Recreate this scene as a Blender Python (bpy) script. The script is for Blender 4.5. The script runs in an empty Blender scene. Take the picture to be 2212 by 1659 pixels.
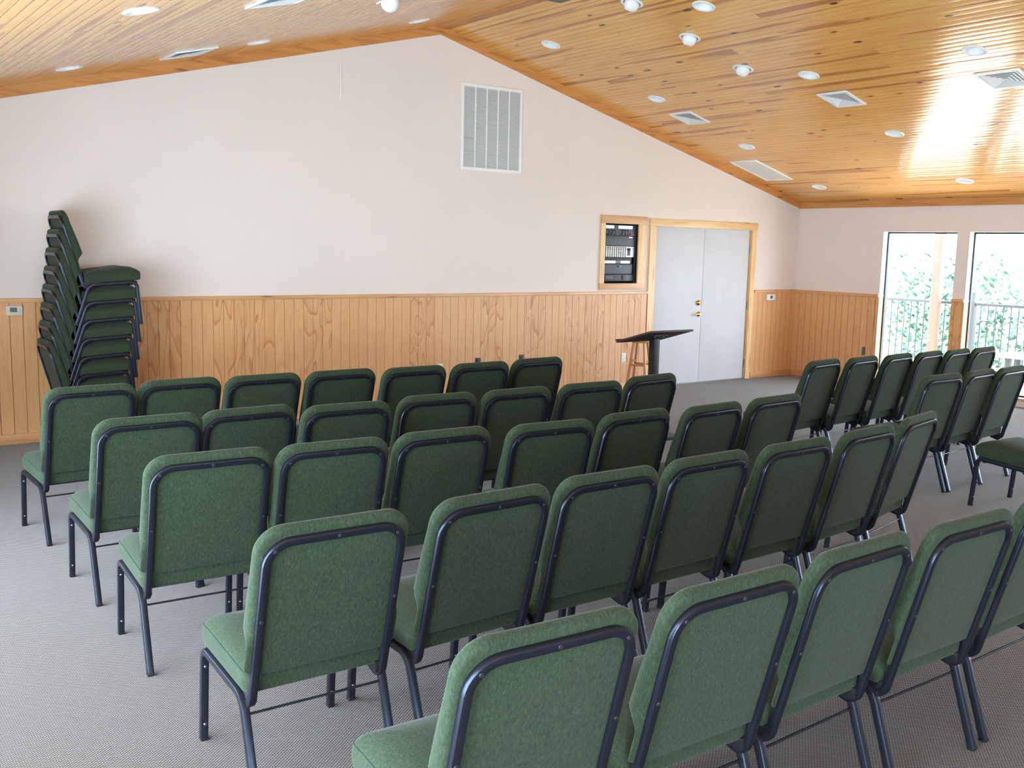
import bpy, bmesh, math, random
from mathutils import Vector, Matrix
random.seed(7)
SC = bpy.context.scene
COL = SC.collection

# ---------------------------------------------------------------- camera, world, exposure
def R(d): return math.radians(d)
cam_d = bpy.data.cameras.new('camera')
cam_d.sensor_width = 36.0
cam_d.lens = 2161.17 * 36.0 / 2212.0
cam_d.clip_start = 0.02
cam_d.clip_end = 400
cam = bpy.data.objects.new('camera', cam_d)
COL.objects.link(cam)
YAW, PITCH, ROLL = R(36.5195), R(-7.8602), R(1.3061)
fw = Vector((math.sin(YAW) * math.cos(PITCH), math.cos(YAW) * math.cos(PITCH), math.sin(PITCH)))
rt = Vector((math.cos(YAW), -math.sin(YAW), 0))
up = rt.cross(fw)
r2 = rt * math.cos(ROLL) + up * math.sin(ROLL)
u2 = -rt * math.sin(ROLL) + up * math.cos(ROLL)
cam.matrix_world = Matrix(((r2.x, u2.x, -fw.x, -11.8418), (r2.y, u2.y, -fw.y, -9.2048),
                           (r2.z, u2.z, -fw.z, 1.7603), (0, 0, 0, 1)))
SC.camera = cam

W = bpy.data.worlds.new('overcast_sky')
SC.world = W
W.use_nodes = True
nt = W.node_tree
nt.nodes.clear()
wo = nt.nodes.new('ShaderNodeOutputWorld')
bg = nt.nodes.new('ShaderNodeBackground')
bg.inputs['Color'].default_value = (0.72, 0.87, 1.04, 1)
bg.inputs['Strength'].default_value = 9.0
nt.links.new(bg.outputs[0], wo.inputs[0])

sun_d = bpy.data.lights.new('sun', 'SUN')
sun_d.energy = 26.0
sun_d.angle = R(2.0)
sun_d.color = (1.0, 0.95, 0.88)
sun = bpy.data.objects.new('sun', sun_d)
# shines along the length of the room (from -y), so it lights the deck and trees but not the floor through the side windows
sun.rotation_euler = Vector((0.02, 1.0, -1.5)).to_track_quat('-Z', 'Y').to_euler()
COL.objects.link(sun)

SC.view_settings.view_transform = 'Standard'
SC.view_settings.look = 'None'
SC.view_settings.gamma = 1.0
SC.view_settings.use_curve_mapping = False
SC.view_settings.exposure = 1.42
SC.cycles.use_denoising = True
SC.cycles.max_bounces = 10
SC.cycles.diffuse_bounces = 6
SC.cycles.glossy_bounces = 4
SC.cycles.transparent_max_bounces = 12
SC.cycles.sample_clamp_indirect = 8.0

# room numbers (metres): x = 0 is the window wall, y = 0 the gable wall, z = 0 the carpet
XL, YF = -12.112, -15.0
XA = -6.056
H0, SL = 2.462, 0.2563
TH = 0.13
def roof(x): return H0 + SL * (-x if x > XA else x - XL)
WIN_R = [(-2.402, -1.3665), (-3.591, -2.5555), (-6.25, -5.215), (-7.44, -6.405), (-10.1, -9.065), (-11.29, -10.255)]  # past the visible pair, unseen windows laid out for the room light
WIN_L = [(-3.75, -2.715), (-4.94, -3.905), (-6.13, -5.095), (-7.32, -6.285), (-8.51, -7.475), (-10.3, -9.265), (-11.49, -10.455), (-12.68, -11.645)]  # those behind the camera are added to brighten the interior
WIN_F = [(-11.2, -10.2), (-9.9, -8.9), (-8.6, -7.6)]
WZ0, WZ1 = 0.10, 2.061

def portal(name, loc, rot, sx, sy):
    d = bpy.data.lights.new(name, 'AREA')
    d.shape = 'RECTANGLE'
    d.size, d.size_y = sx, sy
    d.cycles.is_portal = True
    o = bpy.data.objects.new(name, d)
    o.location = loc
    o.rotation_euler = rot
    COL.objects.link(o)
for a, b in WIN_R:
    portal('sky_portal', (0.14, (a + b) / 2, (WZ0 + WZ1) / 2), (0, R(90), 0), WZ1 - WZ0, b - a)
for a, b in WIN_L:
    portal('sky_portal', (XL - 0.14, (a + b) / 2, (WZ0 + WZ1) / 2), (0, R(-90), 0), WZ1 - WZ0, b - a)
for a, b in WIN_F:
    portal('sky_portal', ((a + b) / 2, YF - 0.14, (WZ0 + WZ1) / 2), (R(90), 0, 0), b - a, WZ1 - WZ0)

# ---------------------------------------------------------------- materials
def srgb(r, g, b):
    f = lambda c: (c / 255 / 12.92) if c <= 10 else ((c / 255 + 0.055) / 1.055) ** 2.4
    return (f(r), f(g), f(b), 1)
class NT:
    def __init__(s, name, rough=0.5, metal=0.0, color=None, spec=0.5):
        s.m = bpy.data.materials.new(name)
        s.m.use_nodes = True
        s.t = s.m.node_tree
        s.b = s.t.nodes['Principled BSDF']
        s.b.inputs['Roughness'].default_value = rough
        s.b.inputs['Metallic'].default_value = metal
        s.b.inputs['Specular IOR Level'].default_value = spec
        if color: s.b.inputs['Base Color'].default_value = color
    def n(s, kind, **kw):
        o = s.t.nodes.new('ShaderNode' + kind)
        for k, v in kw.items():
            if k.startswith('i_'):
                o.inputs[k[2:].replace('_', ' ')].default_value = v
            else:
                setattr(o, k, v)
        return o
    def l(s, a, b): s.t.links.new(a, b)
    def math(s, op, a, b=None, c=None):
        o = s.n('Math', operation=op)
        for i, v in enumerate((a, b, c)):
            if v is None: continue
            if isinstance(v, (int, float)): o.inputs[i].default_value = v
            else: s.l(v, o.inputs[i])
        return o.outputs[0]
    def coords(s):
        tc = s.n('TexCoord')
        sp = s.n('SeparateXYZ')
        s.l(tc.outputs['Object'], sp.inputs[0])
        return tc.outputs['Object'], sp.outputs[0], sp.outputs[1], sp.outputs[2]
    def comb(s, x, y, z):
        o = s.n('CombineXYZ')
        for i, v in enumerate((x, y, z)):
            if isinstance(v, (int, float)): o.inputs[i].default_value = v
            else: s.l(v, o.inputs[i])
        return o.outputs[0]
    def noise(s, vec, scale, detail=3, rough=0.55, dist=0.0):
        o = s.n('TexNoise')
        o.inputs['Scale'].default_value = scale
        o.inputs['Detail'].default_value = detail
        o.inputs['Roughness'].default_value = rough
        o.inputs['Distortion'].default_value = dist
        s.l(vec, o.inputs['Vector'])
        return o.outputs[0]
    def ramp(s, fac, stops):
        o = s.n('ValToRGB')
        e = o.color_ramp.elements
        while len(e) < len(stops): e.new(0.5)
        for q, (p, c) in zip(e, stops):
            q.position = p
            q.color = c if isinstance(c, tuple) else (c, c, c, 1)
        s.l(fac, o.inputs[0])
        return o.outputs[0]
    def mix(s, fac, a, b, mode='MIX'):
        o = s.n('Mix', data_type='RGBA', blend_type=mode)
        for i, v in ((0, fac), (6, a), (7, b)):
            if isinstance(v, (int, float)): o.inputs[i].default_value = v
            elif isinstance(v, tuple): o.inputs[i].default_value = v
            else: s.l(v, o.inputs[i])
        return o.outputs[2]
    def col(s, c): s.l(c, s.b.inputs['Base Color'])
    def bump(s, h, strength=0.3, dist=0.01):
        o = s.n('Bump')
        o.inputs['Strength'].default_value = strength
        o.inputs['Distance'].default_value = dist
        s.l(h, o.inputs['Height'])
        s.l(o.outputs[0], s.b.inputs['Normal'])
def plain(name, rgb, rough=0.5, metal=0.0, var=0.06, scale=30, spec=0.5):
    """one colour with a faint procedural unevenness"""
    k = NT(name, rough, metal, spec=spec)
    c, _, _, _ = k.coords()
    f = k.noise(c, scale, 2)
    a = srgb(*rgb)
    lo = tuple(v * (1 - var) for v in a[:3]) + (1,)
    hi = tuple(min(1, v * (1 + var)) for v in a[:3]) + (1,)
    k.col(k.ramp(f, [(0.3, lo), (0.7, hi)]))
    return k.m

def mat_plaster(name, rgb):
    k = NT(name, 0.85, spec=0.2)
    c, x, y, z = k.coords()
    f = k.noise(c, 1.3, 3)
    k.col(k.ramp(f, [(0.3, srgb(rgb[0] - 3, rgb[1] - 3, rgb[2] - 3)), (0.7, srgb(*rgb))]))
    g = k.noise(c, 90, 4, 0.6)
    k.bump(g, 0.12, 0.004)
    return k.m

def mat_boards(name, ax, pitch, light, mid, dark, groove, rough, gloss_bump=0.5, grain='pine', seed=0.0):
    """boards running along one axis. ax='y' : ceiling boards, 'z' : upright wall boards on an XZ wall, 'zy' on a YZ wall"""
    k = NT(name, rough)
    c, x, y, z = k.coords()
    if ax == 'y': across, along = x, y
    elif ax == 'z': across, along = x, z
    else: across, along = y, z
    u = k.math('DIVIDE', across, pitch)
    idx = k.math('FLOOR', u)
    fr = k.math('SUBTRACT', u, idx)
    if ax == 'y':
        # boards two grooves wide (a bead down each board) with staggered ends
        bi = k.math('FLOOR', k.math('DIVIDE', u, 2.0))
        wn = k.n('TexWhiteNoise', noise_dimensions='1D')
        k.l(bi, wn.inputs['W'])
        seg = k.math('FLOOR', k.math('DIVIDE', k.math('ADD', along, k.math('MULTIPLY', wn.outputs['Value'], 7.0)), 2.6))
        wn2 = k.n('TexWhiteNoise', noise_dimensions='2D')
        k.l(k.comb(bi, seg, 0.0), wn2.inputs['Vector'])
        rnd = wn2.outputs['Value']
        off = k.math('MULTIPLY', rnd, 37.0)
    else:
        bi = k.math('FLOOR', k.math('DIVIDE', u, 3.0))
        wn2 = k.n('TexWhiteNoise', noise_dimensions='1D')
        k.l(bi, wn2.inputs['W'])
        wn3 = k.n('TexWhiteNoise', noise_dimensions='1D')
        k.l(idx, wn3.inputs['W'])
        rnd = wn3.outputs['Value']
        off = k.math('MULTIPLY', wn2.outputs['Value'], 17.0)
    # grain
    if ax == 'y':
        gv = k.comb(k.math('MULTIPLY', across, 9.0), k.math('ADD', k.math('MULTIPLY', along, 0.55), off), off)
        g = k.noise(gv, 3.0, 5, 0.55, 0.6)
        base = k.ramp(g, [(0.28, mid), (0.5, light), (0.8, light)])
        # boards vary
        base = k.mix(k.math('MULTIPLY', rnd, 0.35), base, mid)
        # dark heartwood streaks on some boards
        sv = k.comb(k.math('MULTIPLY', across, 7.0), k.math('ADD', k.math('MULTIPLY', along, 0.30), off), k.math('MULTIPLY', off, 1.7))
        s_ = k.noise(sv, 1.6, 3, 0.5, 0.3)
        streak = k.ramp(s_, [(0.565, 0.0), (0.62, 1.0)])
        gate = k.ramp(rnd, [(0.35, 0.15), (0.42, 1.0)])
        base = k.mix(k.math('MULTIPLY', k.math('MULTIPLY', streak, gate), 0.75), base, dark)
        # knots
        kv = k.comb(k.math('MULTIPLY', across, 7.5), k.math('MULTIPLY', along, 2.9), 3.3)
        vo = k.n('TexVoronoi', feature='F1', distance='EUCLIDEAN')
        vo.inputs['Scale'].default_value = 1.0
        k.l(kv, vo.inputs['Vector'])
        sz = k.n('TexWhiteNoise', noise_dimensions='3D')
        k.l(vo.outputs['Position'], sz.inputs['Vector'])
        rad = k.math('MULTIPLY', k.math('MAXIMUM', k.math('SUBTRACT', sz.outputs['Value'], 0.30), 0.0), 0.24)
        d = k.math('SUBTRACT', vo.outputs['Distance'], rad)
        kn = k.ramp(k.math('ADD', k.math('MULTIPLY', d, 6.0), 0.5), [(0.42, 1.0), (0.54, 0.0)])
        halo = k.ramp(k.math('ADD', k.math('MULTIPLY', d, 3.0), 0.5), [(0.45, 0.5), (0.72, 0.0)])
        base = k.mix(halo, base, dark)
        base = k.mix(k.math('MULTIPLY', kn, 0.9), base, srgb(70, 38, 18))
    else:
        # rotary-cut plywood : big cathedral figure across groups of boards
        gv = k.comb(k.math('ADD', k.math('MULTIPLY', across, 3.2), off), k.math('MULTIPLY', along, 0.75), off)
        n1 = k.noise(gv, 1.5, 2, 0.45, 0.4)
        rings = k.math('FRACT', k.math('MULTIPLY', n1, 9.0))
        fig = k.ramp(rings, [(0.0, 0.0), (0.72, 0.25), (0.93, 1.0), (1.0, 0.0)])
        fine = k.noise(k.comb(k.math('MULTIPLY', across, 60.0), k.math('MULTIPLY', along, 2.5), off), 1.5, 3, 0.6)
        base = k.ramp(fine, [(0.25, mid), (0.6, light)])
        gate = k.ramp(wn2.outputs['Value'], [(0.25, 0.15), (0.55, 0.8)])
        base = k.mix(k.math('MULTIPLY', fig, gate), base, dark)
        base = k.mix(k.math('MULTIPLY', rnd, 0.3), base, mid)
    # grooves
    e = k.math('ABSOLUTE', k.math('SUBTRACT', fr, 0.5))
    gw = 0.43 if ax == 'y' else 0.462
    gm = k.ramp(e, [(gw, 0.0), (min(gw + 0.05, 0.497), 1.0)])
    base = k.mix(k.math('MULTIPLY', gm, 0.55 if ax == 'y' else 0.75), base, groove)
    k.col(base)
    if ax == 'y':
        k.b.inputs['Coat Weight'].default_value = 0.12
        k.b.inputs['Coat Roughness'].default_value = 0.08
        # each strip is very slightly cupped and set at its own tiny tilt: breaks long reflections into streaks
        wt = k.n('TexWhiteNoise', noise_dimensions='1D')
        k.l(idx, wt.inputs['W'])
        tilt = k.math('MULTIPLY', k.math('SUBTRACT', wt.outputs['Value'], 0.5), fr)
        h = k.math('ADD', k.math('MULTIPLY', tilt, 0.9), k.math('MULTIPLY', k.math('MULTIPLY', e, e), -1.2))
        h = k.math('SUBTRACT', h, k.math('MULTIPLY', gm, 1.3))
        k.bump(h, gloss_bump, 0.006)
    else:
        k.bump(k.math('MULTIPLY', gm, -1.0), 0.9, 0.004)
    return k.m

def mat_wood(name, light, dark, along='x', rough=0.4, scale=1.0):
    k = NT(name, rough)
    c, x, y, z = k.coords()
    m = {'x': (1.2, 14, 14), 'y': (14, 1.2, 14), 'z': (14, 14, 1.2)}[along]
    v = k.comb(k.math('MULTIPLY', x, m[0] * scale), k.math('MULTIPLY', y, m[1] * scale), k.math('MULTIPLY', z, m[2] * scale))
    g = k.noise(v, 1.3, 4, 0.55, 0.5)
    base = k.ramp(g, [(0.32, dark), (0.55, light), (0.8, light)])
    kv = k.comb(k.math('MULTIPLY', x, m[0] * 1.6), k.math('MULTIPLY', y, m[1] * 0.7), k.math('MULTIPLY', z, m[2] * 0.8))
    vo = k.n('TexVoronoi', feature='F1')
    vo.inputs['Scale'].default_value = 1.0
    k.l(kv, vo.inputs['Vector'])
    kn = k.ramp(vo.outputs['Distance'], [(0.06, 0.75), (0.16, 0.0)])
    k.col(k.mix(kn, base, srgb(120, 74, 36)))
    return k.m

def mat_carpet():
    k = NT('loop_carpet', 0.95, spec=0.1)
    c, x, y, z = k.coords()
    n0 = k.noise(c, 40, 2)
    wob = k.math('MULTIPLY', k.math('SUBTRACT', n0, 0.5), 1.1)
    a = k.math('SINE', k.math('ADD', k.math('MULTIPLY', x, 2 * math.pi / 0.016), wob))
    b = k.math('SINE', k.math('ADD', k.math('MULTIPLY', y, 2 * math.pi / 0.0125), k.math('MULTIPLY', wob, 1.3)))
    h = k.math('MULTIPLY', k.math('ADD', k.math('MULTIPLY', a, b), 1.0), 0.5)
    n1 = k.noise(c, 230, 3, 0.6)
    n2 = k.noise(c, 1.7, 3)
    hh = k.math('ADD', k.math('MULTIPLY', h, 0.65), k.math('MULTIPLY', n1, 0.35))
    base = k.ramp(hh, [(0.22, srgb(50, 41, 38)), (0.5, srgb(87, 76, 71)), (0.75, srgb(107, 95, 89))])
    k.col(k.mix(k.ramp(n2, [(0.35, 0.12), (0.65, 0.0)]), base, srgb(78, 60, 52)))
    k.bump(hh, 0.55, 0.006)
    k.b.inputs['Sheen Weight'].default_value = 0.4
    k.b.inputs['Sheen Roughness'].default_value = 0.3
    return k.m

def mat_fabric():
    k = NT('green_upholstery', 0.9, spec=0.15)
    c, x, y, z = k.coords()
    a = k.noise(c, 420, 2, 0.7)
    b = k.noise(k.comb(k.math('MULTIPLY', x, 1.0), k.math('MULTIPLY', y, 1.0), k.math('MULTIPLY', z, 0.35)), 160, 2, 0.6)
    f = k.math('ADD', k.math('MULTIPLY', a, 0.5), k.math('MULTIPLY', b, 0.5))
    k.col(k.ramp(f, [(0.3, srgb(32, 43, 30)), (0.52, srgb(50, 62, 46)), (0.72, srgb(67, 80, 60))]))
    k.bump(f, 0.35, 0.003)
    k.b.inputs['Sheen Weight'].default_value = 0.12
    k.b.inputs['Sheen Roughness'].default_value = 0.4
    return k.m

def mat_glass():
    k = NT('window_glass', 0.02)
    t = k.t
    out = t.nodes['Material Output']
    tr = k.n('BsdfTransparent')
    tr.inputs[0].default_value = (0.96, 0.98, 0.975, 1)
    gl = k.n('BsdfGlossy')
    gl.inputs['Roughness'].default_value = 0.02
    lw = k.n('LayerWeight')
    fr = k.math('ADD', k.math('MULTIPLY', k.math('POWER', lw.outputs['Facing'], 5.0), 0.9), 0.035)
    mx = k.n('MixShader')
    lw.inputs['Blend'].default_value = 0.5
    k.l(fr, mx.inputs[0])
    k.l(tr.outputs[0], mx.inputs[1])
    k.l(gl.outputs[0], mx.inputs[2])
    k.l(mx.outputs[0], out.inputs['Surface'])
    return k.m

def mat_leaf(name, a, b):
    k = NT(name, 0.6, spec=0.3)
    c, x, y, z = k.coords()
    f = k.noise(c, 2.5, 3)
    k.col(k.ramp(f, [(0.3, a), (0.7, b)]))
    return k.m

M = {}
M['wall'] = mat_plaster('painted_plaster', (231, 220, 212))
M['ceil'] = mat_boards('knotty_pine_ceiling', 'y', 0.0685, srgb(232, 176, 98), srgb(218, 153, 78), srgb(164, 90, 42), srgb(176, 106, 54), 0.15, 0.42)
M['wains'] = mat_boards('grooved_plywood', 'z', 0.1016, srgb(226, 176, 124), srgb(212, 156, 100), srgb(178, 106, 52), srgb(96, 60, 40), 0.42)
M['wains_y'] = mat_boards('grooved_plywood_side', 'zy', 0.1016, srgb(226, 176, 124), srgb(212, 156, 100), srgb(178, 106, 52), srgb(96, 60, 40), 0.42)
M['trim_x'] = mat_wood('stained_pine_x', srgb(206, 142, 78), srgb(176, 108, 50), 'x')
M['trim_y'] = mat_wood('stained_pine_y', srgb(206, 142, 78), srgb(176, 108, 50), 'y')
M['cap_x'] = mat_wood('clear_pine_x', srgb(214, 163, 112), srgb(198, 142, 90), 'x')
M['cap_y'] = mat_wood('clear_pine_y', srgb(214, 163, 112), srgb(198, 142, 90), 'y')
M['case_x'] = mat_wood('pale_pine_x', srgb(232, 194, 140), srgb(220, 172, 112), 'x')
M['case_z'] = mat_wood('pale_pine_z', srgb(232, 194, 140), srgb(220, 172, 112), 'z')
M['carpet'] = mat_carpet()
M['fabric'] = mat_fabric()
M['piping'] = plain('green_welt', (38, 52, 40), 0.9)
M['board'] = plain('black_seat_board', (24, 24, 26), 0.7)
M['frame'] = plain('gunmetal_paint', (52, 56, 68), 0.30, 0.75, 0.10, 400)
M['black'] = plain('black_plastic', (22, 22, 24), 0.5)
M['rivet'] = plain('rivet_metal', (120, 122, 130), 0.3, 0.9)
M['dark'] = plain('charcoal_metal', (48, 50, 54), 0.45, 0.2)
M['white'] = plain('white_enamel', (236, 236, 234), 0.4, 0, 0.02)
M['door'] = plain('white_door_paint', (203, 203, 208), 0.6, 0, 0.02, 4, 0.3)
M['grey'] = plain('grey_vent_paint', (168, 172, 176), 0.5, 0, 0.03)
M['slat'] = plain('vent_slat_paint', (228, 230, 230), 0.5, 0, 0.02)
M['brass'] = plain('polished_brass', (214, 170, 80), 0.22, 1.0)
M['steel'] = plain('hinge_steel', (150, 146, 136), 0.35, 0.9)
M['ivory'] = plain('ivory_plastic', (214, 204, 184), 0.5, 0, 0.03)
M['plate'] = plain('white_plate_plastic', (226, 224, 222), 0.45, 0, 0.02)
M['brown'] = plain('dark_brown_plate', (40, 33, 30), 0.5)
M['screen'] = plain('grey_lcd', (72, 82, 84), 0.25)
M['silver'] = plain('silver_panel', (198, 200, 200), 0.35, 0.4)
M['rackgrey'] = plain('rack_grey', (74, 80, 88), 0.5)
M['led'] = plain('red_button', (200, 40, 40), 0.4)
M['alum'] = plain('dark_window_alloy', (44, 46, 50), 0.4, 0.5)
M['lect'] = plain('lectern_board', (72, 52, 48), 0.55)
M['stoolw'] = mat_wood('beech_stool', srgb(206, 146, 92), srgb(186, 122, 72), 'z')
M['glass'] = mat_glass()
M['bulb'] = plain('frosted_bulb', (240, 240, 236), 0.3, 0, 0.01)
M['fan'] = plain('bronze_fan_blade', (52, 50, 56), 0.4, 0.2)
M['deck'] = mat_wood('weathered_deck', srgb(190, 184, 174), srgb(168, 160, 150), 'y', 0.7)
M['rail'] = plain('dark_rail_paint', (15, 19, 21), 0.6)
M['cedar'] = mat_wood('cedar_post', srgb(76, 48, 32), srgb(64, 40, 26), 'z', 0.6)
M['bench'] = mat_wood('bench_top_wood', srgb(190, 178, 160), srgb(170, 156, 138), 'y', 0.6)
M['leaf1'] = mat_leaf('leaf_dark', srgb(28, 52, 44), srgb(52, 80, 66))
M['leaf2'] = mat_leaf('leaf_pale', srgb(40, 70, 56), srgb(68, 100, 80))
M['bark'] = plain('bark', (88, 76, 66), 0.9, 0, 0.2, 12)
M['earth'] = plain('dry_grass_ground', (92, 98, 72), 0.95, 0, 0.1, 1.5)
M['can'] = plain('lamp_trim_enamel', (234, 233, 230), 0.5, 0, 0.02)
M['string'] = plain('white_cable', (238, 236, 232), 0.6, 0, 0.01)

# ---------------------------------------------------------------- mesh helpers
class MB:
    def __init__(s): s.v, s.f = [], []
    def add(s, vs, fs):
        o = len(s.v)
        s.v += [tuple(p) for p in vs]
        s.f += [tuple(i + o for i in f) for f in fs]
        return s
    def box(s, x0, y0, z0, x1, y1, z1):
        x0, x1 = min(x0, x1), max(x0, x1); y0, y1 = min(y0, y1), max(y0, y1); z0, z1 = min(z0, z1), max(z0, z1)
        return s.add([(x, y, z) for z in (z0, z1) for y in (y0, y1) for x in (x0, x1)],
                     [(0, 2, 3, 1), (4, 5, 7, 6), (0, 1, 5, 4), (2, 6, 7, 3), (0, 4, 6, 2), (1, 3, 7, 5)])
    def prism(s, poly, axis, a, b):
        """poly of 2D points extruded along axis: 'x' -> (y,z), 'y' -> (x,z), 'z' -> (x,y)"""
        P = {'x': lambda q, t: (t, q[0], q[1]), 'y': lambda q, t: (q[0], t, q[1]), 'z': lambda q, t: (q[0], q[1], t)}[axis]
        n = len(poly)
        vs = [P(q, a) for q in poly] + [P(q, b) for q in poly]
        fs = [tuple(range(n)), tuple(range(2 * n - 1, n - 1, -1))] + [(i, i + n, (i + 1) % n + n, (i + 1) % n) for i in range(n)]
        return s.add(vs, fs)
    def rings(s, rings, cap0=True, cap1=True, closed=True):
        n = len(rings[0])
        vs = [p for r in rings for p in r]
        fs = []
        for k in range(len(rings) - 1):
            for i in range(n if closed else n - 1):
                j = (i + 1) % n
                fs.append((k * n + i, k * n + j, (k + 1) * n + j, (k + 1) * n + i))
        if cap0: fs.append(tuple(range(n - 1, -1, -1)))
        if cap1: fs.append(tuple(range((len(rings) - 1) * n, len(rings) * n)))
        return s.add(vs, fs)
    def sweep(s, path, section, nrm, closed=False):
        """sweep a 2D section (u along nrm, v along binormal) by parallel transport"""
        P = [Vector(p) for p in path]
        N = Vector(nrm)
        out = []
        n = len(P)
        for i in range(n):
            if closed: t = (P[(i + 1) % n] - P[i - 1])
            elif i == 0: t = P[1] - P[0]
            elif i == n - 1: t = P[-1] - P[-2]
            else: t = (P[i + 1] - P[i]).normalized() + (P[i] - P[i - 1]).normalized()
            t.normalize()
            N = (N - t * N.dot(t)).normalized()
            B = t.cross(N)
            # keep the tube width through bends
            k = 1.0
            if 0 < i < n - 1 and not closed:
                d = (P[i] - P[i - 1]).normalized().dot(t)
                k = 1.0 / max(d, 0.5)
            out.append([P[i] + N * a * k + B * b for a, b in section])
        if closed: return s.rings(out + [out[0]], False, False)
        return s.rings(out)
    def lathe(s, prof, c=(0, 0, 0), n=24, ax=None):
        """profile (r, h) round the z axis (or a frame ax=(X,Y,Z))"""
        X, Y, Z = ax or (Vector((1, 0, 0)), Vector((0, 1, 0)), Vector((0, 0, 1)))
        C0 = Vector(c)
        rr = [[C0 + X * (r * math.cos(2 * math.pi * i / n)) + Y * (r * math.sin(2 * math.pi * i / n)) + Z * h for i in range(n)] for r, h in prof]
        return s.rings(rr, False, False)
    def cyl(s, a, b, r, n=12, r1=None):
        a, b = Vector(a), Vector(b)
        z = (b - a).normalized()
        x = z.orthogonal().normalized()
        y = z.cross(x)
        r1 = r if r1 is None else r1
        return s.rings([[p + x * (q * math.cos(2 * math.pi * i / n)) + y * (q * math.sin(2 * math.pi * i / n)) for i in range(n)] for p, q in ((a, r), (b, r1))])
    def build(s, name, m, parent=None, smooth=None, bevel=0.0):
        me = bpy.data.meshes.new(name)
        me.from_pydata(s.v, [], s.f)
        bm = bmesh.new()
        bm.from_mesh(me)
        if smooth is not None: bmesh.ops.remove_doubles(bm, verts=bm.verts, dist=1e-6)
        bmesh.ops.recalc_face_normals(bm, faces=bm.faces)
        if bevel:
            bmesh.ops.bevel(bm, geom=[e for e in bm.edges if len(e.link_faces) == 2 and e.calc_face_angle(0) > 0.6], offset=bevel, segments=2, affect='EDGES', profile=0.6)
        bm.to_mesh(me)
        bm.free()
        if smooth is not None or bevel:
            me.polygons.foreach_set('use_smooth', [True] * len(me.polygons))
            me.set_sharp_from_angle(angle=R(smooth or 35))
        me.materials.append(M[m])
        o = bpy.data.objects.new(name, me)
        COL.objects.link(o)
        if parent: o.parent = parent
        return o
def tag(o, label=None, cat=None, group=None, kind=None):
    if label: o['label'] = label
    if cat: o['category'] = cat
    if group: o['group'] = group
    if kind: o['kind'] = kind
    return o
def thing(name, label, cat, loc=(0, 0, 0), rz=0.0, group=None):
    o = bpy.data.objects.new(name, None)
    o.empty_display_size = 0.1
    COL.objects.link(o)
    o.location = loc
    o.rotation_euler = (0, 0, rz)
    return tag(o, label, cat, group)
def struct(mb, name, m, label, cat, **kw):
    return tag(mb.build(name, m, **kw), label, cat, None, 'structure')
def kids(o): return [c for c in bpy.data.objects if c.parent == o]
def dup(root, loc, rz, label, group, tree):
    r = root.copy(); COL.objects.link(r)
    r.location = loc; r.rotation_euler = (0, 0, rz)
    r['label'] = label; r['group'] = group
    for p, subs in tree:
        c = p.copy(); COL.objects.link(c); c.parent = r
        for q in subs:
            d = q.copy(); COL.objects.link(d); d.parent = c
    return r
def tree_of(root): return [(p, kids(p)) for p in kids(root)]
def fillet(pts, rad, n=6):
    """round the inner corners of a 3D polyline"""
    P = [Vector(p) for p in pts]
    out = [P[0]]
    idx = []
    for i in range(1, len(P) - 1):
        a = (P[i - 1] - P[i]).normalized(); b = (P[i + 1] - P[i]).normalized()
        r = rad[i - 1]
        ang = a.angle(b)
        t = r / math.tan(ang / 2)
        c = P[i] + (a + b).normalized() * (r / math.sin(ang / 2))
        s0, s1 = P[i] + a * t - c, P[i] + b * t - c
        st = len(out)
        full = s0.angle(s1)
        ax = s0.cross(s1).normalized()
        for k in range(n + 1):
            out.append(c + Matrix.Rotation(full * k / n, 3, ax) @ s0)
        idx.append((st, len(out) - 1))
    out.append(P[-1])
    return out, idx
def rsq(w, h, r, n=2):
    """rounded rectangle section"""
    o = []
    for cx, cy, a0 in ((1, 1, 0), (-1, 1, 90), (-1, -1, 180), (1, -1, 270)):
        for k in range(n + 1):
            a = R(a0 + 90 * k / n)
            o.append((cx * (w / 2 - r) + r * math.cos(a), cy * (h / 2 - r) + r * math.sin(a)))
    return o
def round_outline(hw, v0, v1, rt_, rb, inset, n=8, m=30):
    """outline in (u,v): half width hw, v0..v1, corner radius rt_ at v1 and rb at v0, shrunk by inset; constant vertex count"""
    w = hw - inset; a, b = v0 + inset, v1 - inset
    o = []
    for sx, cv, r, a0 in ((1, b, rt_, 0), (-1, b, rt_, 90), (-1, a, rb, 180), (1, a, rb, 270)):
        r = max(r - inset, 0.004)
        r = min(r, w * 0.98, (b - a) / 2 * 0.98)
        cy = cv - r if cv == b else cv + r
        for k in range(n + 1):
            t = R(a0 + 90 * k / n)
            o.append((sx * (w - r) + r * math.cos(t), cy + r * math.sin(t)))
    # densify straight runs so the shape can bend
    q = []
    L = len(o)
    for i in range(L):
        p0, p1 = o[i], o[(i + 1) % L]
        q.append(p0)
        if (i + 1) % (n + 1) == 0:
            for k in range(1, m):
                q.append((p0[0] + (p1[0] - p0[0]) * k / m, p0[1] + (p1[1] - p0[1]) * k / m))
    return q
def sm(a, b, x):
    t = min(1, max(0, (x - a) / (b - a)))
    return t * t * (3 - 2 * t)

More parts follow.
